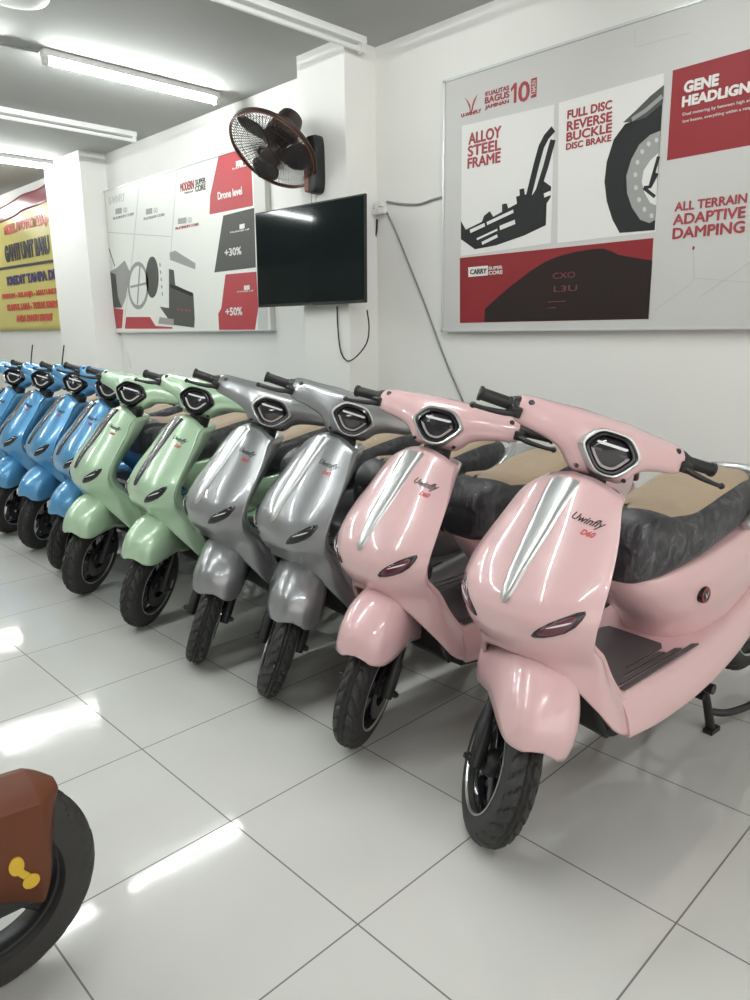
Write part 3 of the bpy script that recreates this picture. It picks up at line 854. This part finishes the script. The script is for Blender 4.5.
# brake picture
B.z = (590, 50, 3.569); B.X = PX_ - .0012
ty = B.poly('tyre_picture', [(259, 190), (185, 238), (125, 265), (85, 320), (60, 400), (52, 470), (60, 540), (80, 605), (106, 653), (231, 643)], M['p_dark'], par=c2)
B.X = PX_ - .0024
B.poly('fender_picture', [(264, 125), (215, 165), (165, 215), (118, 259), (150, 256), (200, 241), (260, 190)], M['p_grey'], par=ty)
B.poly('disc_picture', [(252, 288), (215, 303), (176, 338), (148, 390), (130, 450), (133, 512), (150, 562), (180, 606), (212, 618), (233, 606)], M['p_mid'], par=ty)
B.X = PX_ - .0036
B.poly('wheel_gap', [(237, 555), (215, 545), (195, 510), (185, 470), (192, 430), (215, 395), (244, 368)], M['p_white'], par=ty)
B.stroke('fender_shine', [(258, 165), (200, 215), (150, 248)], .018, M['p_mid'], par=ty)
for k in range(9):
    a = math.radians(100 + 17 * k); x_, y_ = 250 - 1 * 88 * math.sin(math.radians(8 + 19 * k)), 460 - 140 * math.cos(math.radians(8 + 19 * k))
    B.poly('disc_hole', [(x_ + 7 * math.cos(t), y_ + 9 * math.sin(t)) for t in np.linspace(0, 2 * math.pi, 11)[:-1]], M['p_light'], par=ty)
B.X = PX_ - .0048
B.stroke('spoke_picture', [(192, 492), (215, 488), (240, 440)], .016, M['p_dark'], par=ty); B.stroke('spoke_picture', [(192, 492), (232, 524)], .014, M['p_dark'], .0016, par=ty); B.stroke('spoke_picture', [(214, 488), (245, 380)], .014, M['p_dark'], .002, par=ty)
B.z = (0, 0, 1); B.X = PX_
for body, tl, br in (('ALL TERRAIN', (675.5, 202.8), (745.5, 211.2)), ('ADAPTIVE', (674, 215), (744, 225)), ('DAMPING', (673.5, 228.4), (743.3, 239)), ('KUALITAS', (485.7, 92.2), (508.7, 96.4)), ('BAGUS', (485.3, 97.8), (509, 103.8)), ('JAMINAN', (485.3, 105.8), (508.5, 110.3)), ('0', (519, 83.3), (529, 102.6)), ('U-WINFLY', (461.5, 114.2), (481, 117.6))):
    B.text(body, tl, br, M['p_text'])
B.poly('digit_one', [(511, 88.5), (514.4, 83.2), (516.8, 82.6), (516.4, 102.5), (513.8, 103.2), (514.1, 88), (511.2, 91.8)], M['p_text'])
bx = B.poly('year_box', [(531.3, 78.9), (537, 77), (536.4, 96.7), (531, 98.4)], M['p_text'])
B.X -= .0012; B.text('TAHUN', (532.2, 81), (535.6, 94.6), M['p_white'], par=bx, vert=True); B.X = PX_
for q in ([(464.5, 97.5), (468, 101), (470.3, 105.5), (470.8, 110), (469, 106.5), (467.5, 102.5)], [(477.5, 94.5), (474, 99.5), (472.3, 104.8), (471.6, 110), (473.6, 105.5), (475, 101)], [(469.3, 107.5), (470, 111), (471.2, 112.2), (473, 109.5), (473.2, 106), (471.8, 110), (470.6, 110.2)]): B.poly('bull_horn_emblem', q, M['p_text'])
for pts in ([(693.5, 249), (694, 278), (750, 282.5)], [(635, 30), (635, 47), (690, 33)], [(655, 310), (690, 284), (694, 278)], [(700, 297), (750, 262)]): B.stroke('hairline', pts, .0035, M['p_line'], .0006)
B.stroke('red_dot', [(692.5, 248), (694.5, 248)], .014, M['p_red'])

far = MB().box((3.3775, (7.0 + 4.50) / 2, (2.585 + 1.30) / 2), (.045, 2.50, 1.285)).build('poster_board', M['poster_far'], smooth=False, bevel=.002)
tag(far, 'white and red parts poster on the wall, partly hidden behind the fan and television', 'poster')
MB().box((3.374, 5.75, 2.585), (.052, 2.52, .01)).build('board_edge', M['alu'], far, smooth=False)
MB().box((3.374, 5.75, 1.300), (.052, 2.52, .01)).build('board_edge', M['alu'], far, smooth=False)
B = Board(PX_, far, (80, 140, 3.571))
r1 = B.poly('print_card', [(497, 50), (566, 32), (612, 92), (618, 235), (463, 266), (465, 200)], M['p_red3'])
r2 = B.poly('print_card', [(512, 270), (622, 242), (628, 455), (480, 473)], M['p_grey'])
r3 = B.poly('print_card', [(520, 480), (630, 470), (637, 600), (625, 678), (497, 678), (494, 620), (505, 600)], M['p_red3'])
B.poly('side_strip', [(618, 70), (650, 62), (660, 200), (672, 676), (636, 677), (636, 470), (622, 235)], M['p_light'])
B.poly('print_red', [(120, 600), (155, 605), (150, 673), (130, 673)], M['p_red3']); B.poly('print_red', [(165, 632), (250, 632), (270, 664), (330, 668), (330, 674), (160, 674)], M['p_red3'])
B.poly('motor_picture', [(105, 470), (130, 458), (160, 430), (178, 470), (165, 560), (150, 600), (120, 600)], M['p_mid'])
B.poly('motor_picture', [(104, 470), (128, 480), (136, 560), (150, 598), (120, 598)], M['p_grey'], .0018)
B.stroke('motor_picture', [(104, 388), (124, 450)], .012, M['p_grey'])
el = lambda cx, cy, rx, ry, n=28: [(cx + rx * math.cos(t), cy + ry * math.sin(t)) for t in np.linspace(0, 2 * math.pi, n + 1)[:-1]]
B.stroke('wheel_picture', el(208, 520, 34, 78) + [(242, 520)], .035, M['p_mid']); B.stroke('wheel_picture', [(180, 525), (236, 512)], .02, M['p_mid'], .0016); B.stroke('wheel_picture', [(214, 450), (205, 592)], .02, M['p_mid'], .002)
B.poly('disc_picture', el(258, 490, 23, 74), M['p_grey'])
for k in range(5): B.stroke('dash_mark', [(285 + 2 * k, 440 + 26 * k), (287 + 2 * k, 452 + 26 * k)], .02, M['p_mid'])
B.poly('controller_picture', [(320, 402), (340, 395), (412, 440), (412, 462), (322, 428)], M['p_mid'])
bxx = B.poly('controller_picture', [(318, 460), (335, 465), (340, 518), (405, 548), (410, 640), (408, 670), (330, 660), (285, 595), (318, 600)], M['p_grey'])
B.poly('controller_picture', [(285, 632), (335, 640), (335, 662), (280, 655)], M['p_mid'], .0018)
B.stroke('seam_line', [(212, 150), (190, 390), (155, 674)], .012, M['p_light'], .0005); B.stroke('seam_line', [(345, 112), (325, 400)], .010, M['p_light'], .0005); B.stroke('seam_line', [(100, 330), (325, 345)], .008, M['p_light'], .0005)
B.X = PX_ - .0012
B.stroke('controller_shade', [(322, 520), (402, 552)], .03, M['p_dark'], par=bxx)
for k in range(4): B.poly('port_mark', el(352 + 13 * k, 604 + 2 * k, 3, 4, 10), M['p_red3'], par=bxx)
B.text('Drone level', (492, 188), (580, 214), M['p_white'], par=r1); B.poly('small_box', [(557, 76), (582, 70), (582, 90), (558, 95)], M['p_white'], par=r1); B.text('RANGE', (545, 101), (597, 107), M['p_white'], par=r1)
B.text('+30%', (517, 390), (577, 416), M['p_white'], par=r2); B.poly('small_box', [(570, 302), (588, 298), (588, 315), (570, 319)], M['p_white'], par=r2); B.text('MILEAGE UP', (537, 328), (606, 333), M['p_white'], par=r2)
B.text('+50%', (520, 600), (580, 627), M['p_white'], par=r3); B.poly('small_box', [(586, 520), (606, 518), (606, 534), (586, 536)], M['p_white'], par=r3); B.text('POWER UP', (562, 540), (620, 545), M['p_white'], par=r3)
B.X = PX_
B.text('MODERN', (358, 156), (408, 186), M['p_text']); B.text('SUPER', (412, 143), (450, 162), M['p_grey']); B.text('CORE', (412, 165), (450, 186), M['p_grey']); B.text('TECH', (372, 188), (404, 194), M['p_grey'])
B.text('U-WINFLY', (103, 206), (162, 232), M['p_light'])
for (x, y, w, m_) in ((127, 246, 22, 'p_mid'), (236, 247, 22, 'p_mid'), (350, 281, 30, 'p_mid')):
    q = B.poly('small_box', [(x, y), (x + w, y - 5), (x + w, y + 16), (x, y + 20)], M[m_]); B.text('GO', (x + w + 5, y - 3), (x + w + 20, y + 15), M['p_light']); B.text('PLATINUM CORE', (x - 8, y + 31), (x + w + 45, y + 40), M['p_text'] if x == 350 else M['p_mid'])

# ------------------------------------------------------------------ banner on the wall beyond the far pillar
BX = 3.385
def wob(y, z): return .008 * math.sin(9 * y + 3 * z) + .006 * math.sin(17 * z - 5 * y)
P = []
zt_b = lambda y: 2.86 - .05 * (y - 8.2) + .008 * math.sin(5 * y)
for i in range(40):
    y = 8.05 + (11.4 - 8.05) * i / 39
    P.append([(BX - .012 - wob(y, z_) * min(1, max(0, (z_ - 2.2) / .4)), y, z_) for z_ in np.linspace(1.335, zt_b(y), 24)])
ban = MB().grid(P).build('banner', M['b_yellow'], solid=.002)
tag(ban, 'yellow and maroon vinyl sales banner hanging on the wall beyond the far pillar', 'banner')
P = []
for i in range(40):
    y = 8.05 + (11.4 - 8.05) * i / 39
    P.append([(BX - .016 - wob(y, z_) * min(1, max(0, (z_ - 2.2) / .4)), y, z_) for z_ in np.linspace(zt_b(y) - .17, zt_b(y), 8)])
MB().grid(P).build('header_band', M['b_maroon'], ban, solid=.002)
B = Board(BX - .020, ban)
B.text('MOBIL / MOTOR TUA JADI', (3.5, 226), (56, 238), M['b_red'], bold=.05); B.text('GANTI UNIT BARU', (4, 246), (51, 263), M['b_ink'], bold=.05)
B.stroke('rule_line', [(-20, 272), (57.5, 260.3)], .03, M['b_ink'])
B.text('KREDIT TANPA DP', (6.5, 277), (58, 286), M['b_navy'], bold=.05)
B.text('DISKON - BELANJA - MAU UMUM', (2, 294.5), (60, 300.5), M['b_red'], bold=.04); B.text('KUMPUL LAMA - TUKAR KREDIT', (7, 304.8), (60.5, 311), M['b_red'], bold=.04); B.text('ANDA BANTU KREDIT', (16, 315.6), (53, 322), M['b_red'], bold=.04)

# ------------------------------------------------------------------ television
tv = empty('television', (3.075, 3.715, 1.752)); tag(tv, 'black flat television on the pillar below the wall fan', 'television')
tv.rotation_euler = (0, math.radians(0.8), math.radians(2.6))
TW, TH = 1.005, .605
MB().box((.008, 0, 0), (.020, TW, TH)).build('tv_shell', M['tv_shell'], tv, smooth=False, bevel=.004)
MB().box((-.004, 0, .004), (.004, TW - .018, TH - .028)).build('screen', M['screen'], tv, smooth=False)
MB().box((.038, 0, -.02), (.042, .55, .40)).build('rear_housing', M['tv_shell'], tv, smooth=False, bevel=.01)
MB().box((-.006, 0, -TH / 2 + .006), (.004, .10, .007)).build('sensor_strip', M['p_grey'], tv, smooth=False)
# ------------------------------------------------------------------ wall fan
fc = px_on_x(273, 150, 2.90)
view = (fc - CAM).normalized()
n_ = (-.38 * view + .92 * (-.50 * CR - .87 * CU)).normalized()
fan = empty('wall_fan', (3.15, 3.665, 2.295)); tag(fan, 'dark brown wall fan with wire cage tilted down above the television', 'fan')
q = Vector((0, 0, 1)).rotation_difference(n_).to_matrix().to_4x4()
FM = Matrix.Translation(fc - Vector(fan.location)) @ q
def fbuild(mb, name, m_, par=None, **k):
    o = mb.build(name, m_, par or fan, **k); o.data.transform(FM); return o
RF = .278
mb = MB(); mb.lathe([(RF + .008 * math.cos(t), .012 * math.sin(t)) for t in np.linspace(0, 2 * math.pi, 13)[:-1]], 64, 'z', closed=True); guard = fbuild(mb, 'guard_rim', M['fan_dark'])
mb = MB(); mb.lathe([(RF - .006 + .004 * math.cos(t), .014 + .004 * math.sin(t)) for t in np.linspace(0, 2 * math.pi, 9)[:-1]], 64, 'z', closed=True); fbuild(mb, 'guard_trim', M['fan_brown'], guard)
for nm, sg, hgt in (('front_guard', 1, .055), ('rear_guard', -1, .075)):
    mb = MB()
    for k in range(72):
        a = 2 * math.pi * k / 72
        mb.tube([(r * math.cos(a + .25 * (1 - r / RF)), r * math.sin(a + .25 * (1 - r / RF)), sg * (hgt * (1 - (r / RF) ** 2.6) + .0)) for r in (.055, .12, .18, .23, .265, RF)], .0019, 4, caps=False)
    for r in (.10, .19, .245):
        mb.lathe([(r + .0015 * math.cos(t), sg * hgt * (1 - (r / RF) ** 2.6) + .0015 * math.sin(t)) for t in np.linspace(0, 2 * math.pi, 5)[:-1]], 48, 'z', closed=True)
    fbuild(mb, nm, M['fan_wire'], guard)
mb = MB(); mb.lathe([(0, .062), (.05, .060), (.058, .052), (.055, .046), (0, .046)], 32, 'z'); fbuild(mb, 'guard_badge', M['fan_dark'], guard)
for k in range(3):
    P = []
    for i in range(9):
        r = .045 + (.262 - .045) * i / 8; wd = .30 + .75 * math.sin(math.pi * min(1, (i / 8) * .85 + .12)); a0 = 2 * math.pi * k / 3 + .35 * i / 8
        P.append([(r * math.cos(a0 + wd * (s_ - .5)), r * math.sin(a0 + wd * (s_ - .5)), .018 - .036 * s_ + .01) for s_ in np.linspace(0, 1, 8)])
    fbuild(MB().grid(P), 'fan_blade', M['fan_blade'], solid=.003)
mb = MB(); mb.lathe([(0, .04), (.035, .036), (.045, .02), (.045, -.02), (0, -.02)], 28, 'z'); fbuild(mb, 'blade_hub', M['fan_dark'])
mb = MB(); mb.lathe([(0, -.285), (.045, -.282), (.072, -.268), (.080, -.24), (.080, -.19), (.094, -.175), (.100, -.12), (.098, -.085), (.07, -.07), (0, -.07)], 36, 'z'); fbuild(mb, 'motor_housing', M['fan_dark'])
mc = FM @ Vector((0, 0, -.15)); L0 = Vector(fan.location)
MB().tube([mc, mc.lerp(Vector((-.05, 0, .03)), .5) + Vector((0, 0, -.02)), Vector((-.045, 0, .03)), Vector((0, 0, .02))], [.035, .03, .03, .03], 14, smooth_n=5).build('fan_arm', M['fan_brown'], fan)
mb = MB(); P = []
for x_, k in ((0, 1), (-.05, 1), (-.07, .86), (-.075, .6)):
    P.append([(x_, .055 * k * sgp(math.cos(t), .5), -.02 + .165 * (k * .3 + .7) * sgp(math.sin(t), .5)) for t in np.linspace(0, 2 * math.pi, 29)[:-1]])
MB().grid(P, close_v=True, cap0=True, cap1=True).build('wall_bracket', M['black'], fan)
MB().box((-.055, .035, -.075), (.045, .052, .20)).build('bracket_cover', M['fan_brown'], fan, smooth=False, bevel=.012)
for dy in (-.012, .03):
    MB().tube([(-.04, dy, -.18), (-.04, dy + .004, -.24), (-.04, dy, -.30)], .0018, 6).build('pull_cord', M['cable_grey'], fan)

# ------------------------------------------------------------------ outlet, camera and cables on the wall
so = empty('power_outlet', (3.40, 3.365, 2.02)); tag(so, 'small white multi-way power outlet on the wall just right of the television', 'outlet')
MB().box((-.018, 0, 0), (.036, .085, .075)).build('outlet_body', M['white_plastic'], so, smooth=False, bevel=.006)
for dy, dz in ((.02, -.022), (-.02, -.022), (-.022, .018)):
    MB().box((-.046, dy, dz), (.022, .030, .032)).build('plug', M['white_plastic'], so, smooth=False, bevel=.005)


def wire(name, pts, r, m_, label, X=3.392, cat='cable'):
    p = [px_on_x(a, b, X) for a, b in pts]
    o = MB().tube(p, r, 8, smooth_n=6).build(name, m_, angle=180); tag(o, label, cat); return o


wire('power_cable', [(368, 212), (375, 205), (386, 202), (400, 204), (418, 204.5), (432, 200), (444, 196.5)], .007, M['cable_grey'], 'grey cable running from the white outlet to the big poster edge')
wire('power_cable', [(386, 211), (396, 232), (408, 262), (425, 305), (444, 357), (464, 404)], .0055, M['cable_grey'], 'long grey cable slanting down the wall from the outlet behind the pink scooter')
wire('power_cable', [(377, 219), (376, 234), (372, 246), (367, 254)], .006, M['cable_black'], 'short black cord hanging from the outlet to the television edge')
wire('power_cable', [(337, 306), (338, 330), (341, 352), (348, 361), (358, 355), (367, 342), (369, 326), (367, 310)], .0045, M['cable_black'], 'black cord hanging in a loop below the television', X=3.14)
wire('power_cable', [(119, 330), (124, 347), (129, 358), (131, 368)], .006, M['white_plastic'], 'white cable dropping from the lower left corner of the far poster')
cc = empty('security_camera', (3.17, 6.99, 2.62)); tag(cc, 'small white security camera on the far pillar', 'camera')
cc.location = px_on_x(80, 176, 3.21)
MB().box((.012, .02, .012), (.05, .04, .05)).build('camera_mount', M['white_plastic'], cc, smooth=False, bevel=.006)
MB().lathe([(0, -.07), (.024, -.07), (.030, -.05), (.030, .0), (0, .0)], 24, 'y').build('camera_barrel', M['white_plastic'], cc)
MB().lathe([(0, -.073), (.014, -.073), (.016, -.069), (0, -.069)], 20, 'y').build('camera_lens', M['black_gloss'], cc)
cp = Vector(cc.location)
o = MB().tube([cp + Vector((.0, .02, .02)), cp + Vector((0, .015, .10)), cp + Vector((.0, .012, CEIL - cp.z))], .004, 8).build('camera_wire', M['cable_grey']); tag(o, 'thin wire running up the far pillar from the security camera', 'cable')
o = MB().tube([(1.2, 4.80, CEIL - .004), (1.6, 4.86, CEIL - .004), (1.97, 4.80, CEIL - .012)], .006, 8, smooth_n=5).build('lamp_cable', M['cable_grey']); tag(o, 'grey cable on the ceiling feeding the middle lit tube light', 'cable')
mb = MB(); mb.lathe([(0, -.02), (.10, -.02), (.14, -.012), (.15, 0), (0, 0)], 40, 'z', (1.62, 4.14, CEIL)); o = mb.build('ceiling_plate', M['white_plastic']); tag(o, 'round pale plate on the ceiling in the upper left corner', 'ceiling plate')

# ------------------------------------------------------------------ brown scooter facing the row
br = copy_tree(proto)
STYLE['brown'] = dict(paint='brown', strip='dark_strip', bezel='black_gloss', lens='lens_clear', ring='p_light', ink='ink')
repaint(br, 'pink', 'brown')
for o in [o for o in br.children if o.name.split('.')[0] in ('front_fender', 'front_tyre', 'front_rim', 'brake_disc', 'brake_caliper', 'fork_leg')]:
    for c in all_below(o): bpy.data.objects.remove(c)
    bpy.data.objects.remove(o)
pose(br, .30, 1.43, 176, 0)
tag(br, 'rust brown scooter with yellow fender emblem, facing the row from the lower left', 'scooter')
RB = .222
up = lambda o: move(o, (0, 0, RB))
up(tyre_mesh(RB, .045, .150).build('front_tyre', M['rubber'], br, angle=35))
mb = MB(); mb.lathe([(.155, -.036), (.155, -.028), (.140, -.024), (.134, -.014), (.134, .014), (.140, .024), (.155, .028), (.155, .036), (.150, .036), (.150, -.036)], 60, closed=True); rm = up(mb.build('front_rim', M['black'], br))
for k in range(5):
    a = 2 * math.pi * k / 5 - .62; mb = MB(); e = Vector((math.cos(a), 0, math.sin(a))); q = Vector((-math.sin(a), 0, math.cos(a)))
    mb.grid([[e * r + q * (w * sx) + Vector((0, h * sy, 0)) for sx, sy in ((-1, -1), (1, -1), (1, 1), (-1, 1))] for r, w, h in ((.03, .026, .022), (.08, .018, .016), (.137, .024, .014))], close_v=True, cap0=True, cap1=True); up(mb.build('spoke', M['black'], rm, bevel=.004))
mb = MB(); mb.lathe([(0, -.05), (.03, -.05), (.042, -.03), (.042, .03), (.03, .05), (0, .05)], 32); up(mb.build('hub', M['black'], rm))
MB().box((.03, -.05, RB - .005), (.11, .03, .06)).build('brake_caliper', M['black'], br, smooth=False, bevel=.008)
for sg in (-1, 1):
    MB().tube([(0, sg * .066, RB), (-.04, sg * .066, .36), (-.13, sg * .06, .58)], [.02, .02, .018], 12).build('fork_leg', M['black'], br)
zb_ = curve([-.18, -.10, 0, .06, .096, .108, .118, .128, .140, .152, .160], [.34, .26, .236, .212, .190, .215, .252, .310, .355, .378, .388])
zc_ = curve([-.18, -.08, .04, .13, .160], [.380, .405, .410, .404, .396])
P = []
for x in np.concatenate([np.linspace(-.18, .09, 24), np.linspace(.093, .160, 26)]):
    w = .074 if x < .11 else .074 - .050 * ((x - .11) / .05) ** 1.5; hp = .034 if x < .11 else .034 - .028 * (x - .11) / .05
    b, c = zb_(x), max(zc_(x), zb_(x) + .002); row = []
    for y, z in ((-w, b), (-w - .001, b + (c - b) * .5), (-w, c - .004), (-w + .003, c), (-w * .5, c + hp * .62), (0, c + hp)): row.append((x, y, z))
    P.append(row + [(x, -y, z) for x, y, z in row[-2::-1]])
fd = MB().grid(P).build('front_fender', M['brown'], br, solid=.008, angle=35)
for sg in (-1, 1):
    em = MB(); f = lambda a, b, c: (a, sg * (.0745 + c), b)
    for cx_, cz_, r1_, r2_ in ((.056, .294, .014, .020), (.078, .249, .016, .015)):
        em.prism([(cx_ + r1_ * math.cos(t), cz_ + r2_ * math.sin(t)) for t in np.linspace(0, 2 * math.pi, 19)[:-1]], f, .003)
    em.prism([(.050, .282), (.062, .288), (.084, .258), (.072, .250)], f, .002)
    em.build('yellow_emblem', M['yellow_tag'], fd, smooth=False)

for r in (roots[7], roots[8]):
    o = MB().tube([(-.37, -.17, 1.06), (-.375, -.172, 1.12), (-.385, -.174, 1.19)], .004, 8).build('mirror_stem', M['black'], r)
    o.matrix_basis = [c for c in r.children if c.name.startswith('handlebar_cowl')][0].matrix_basis
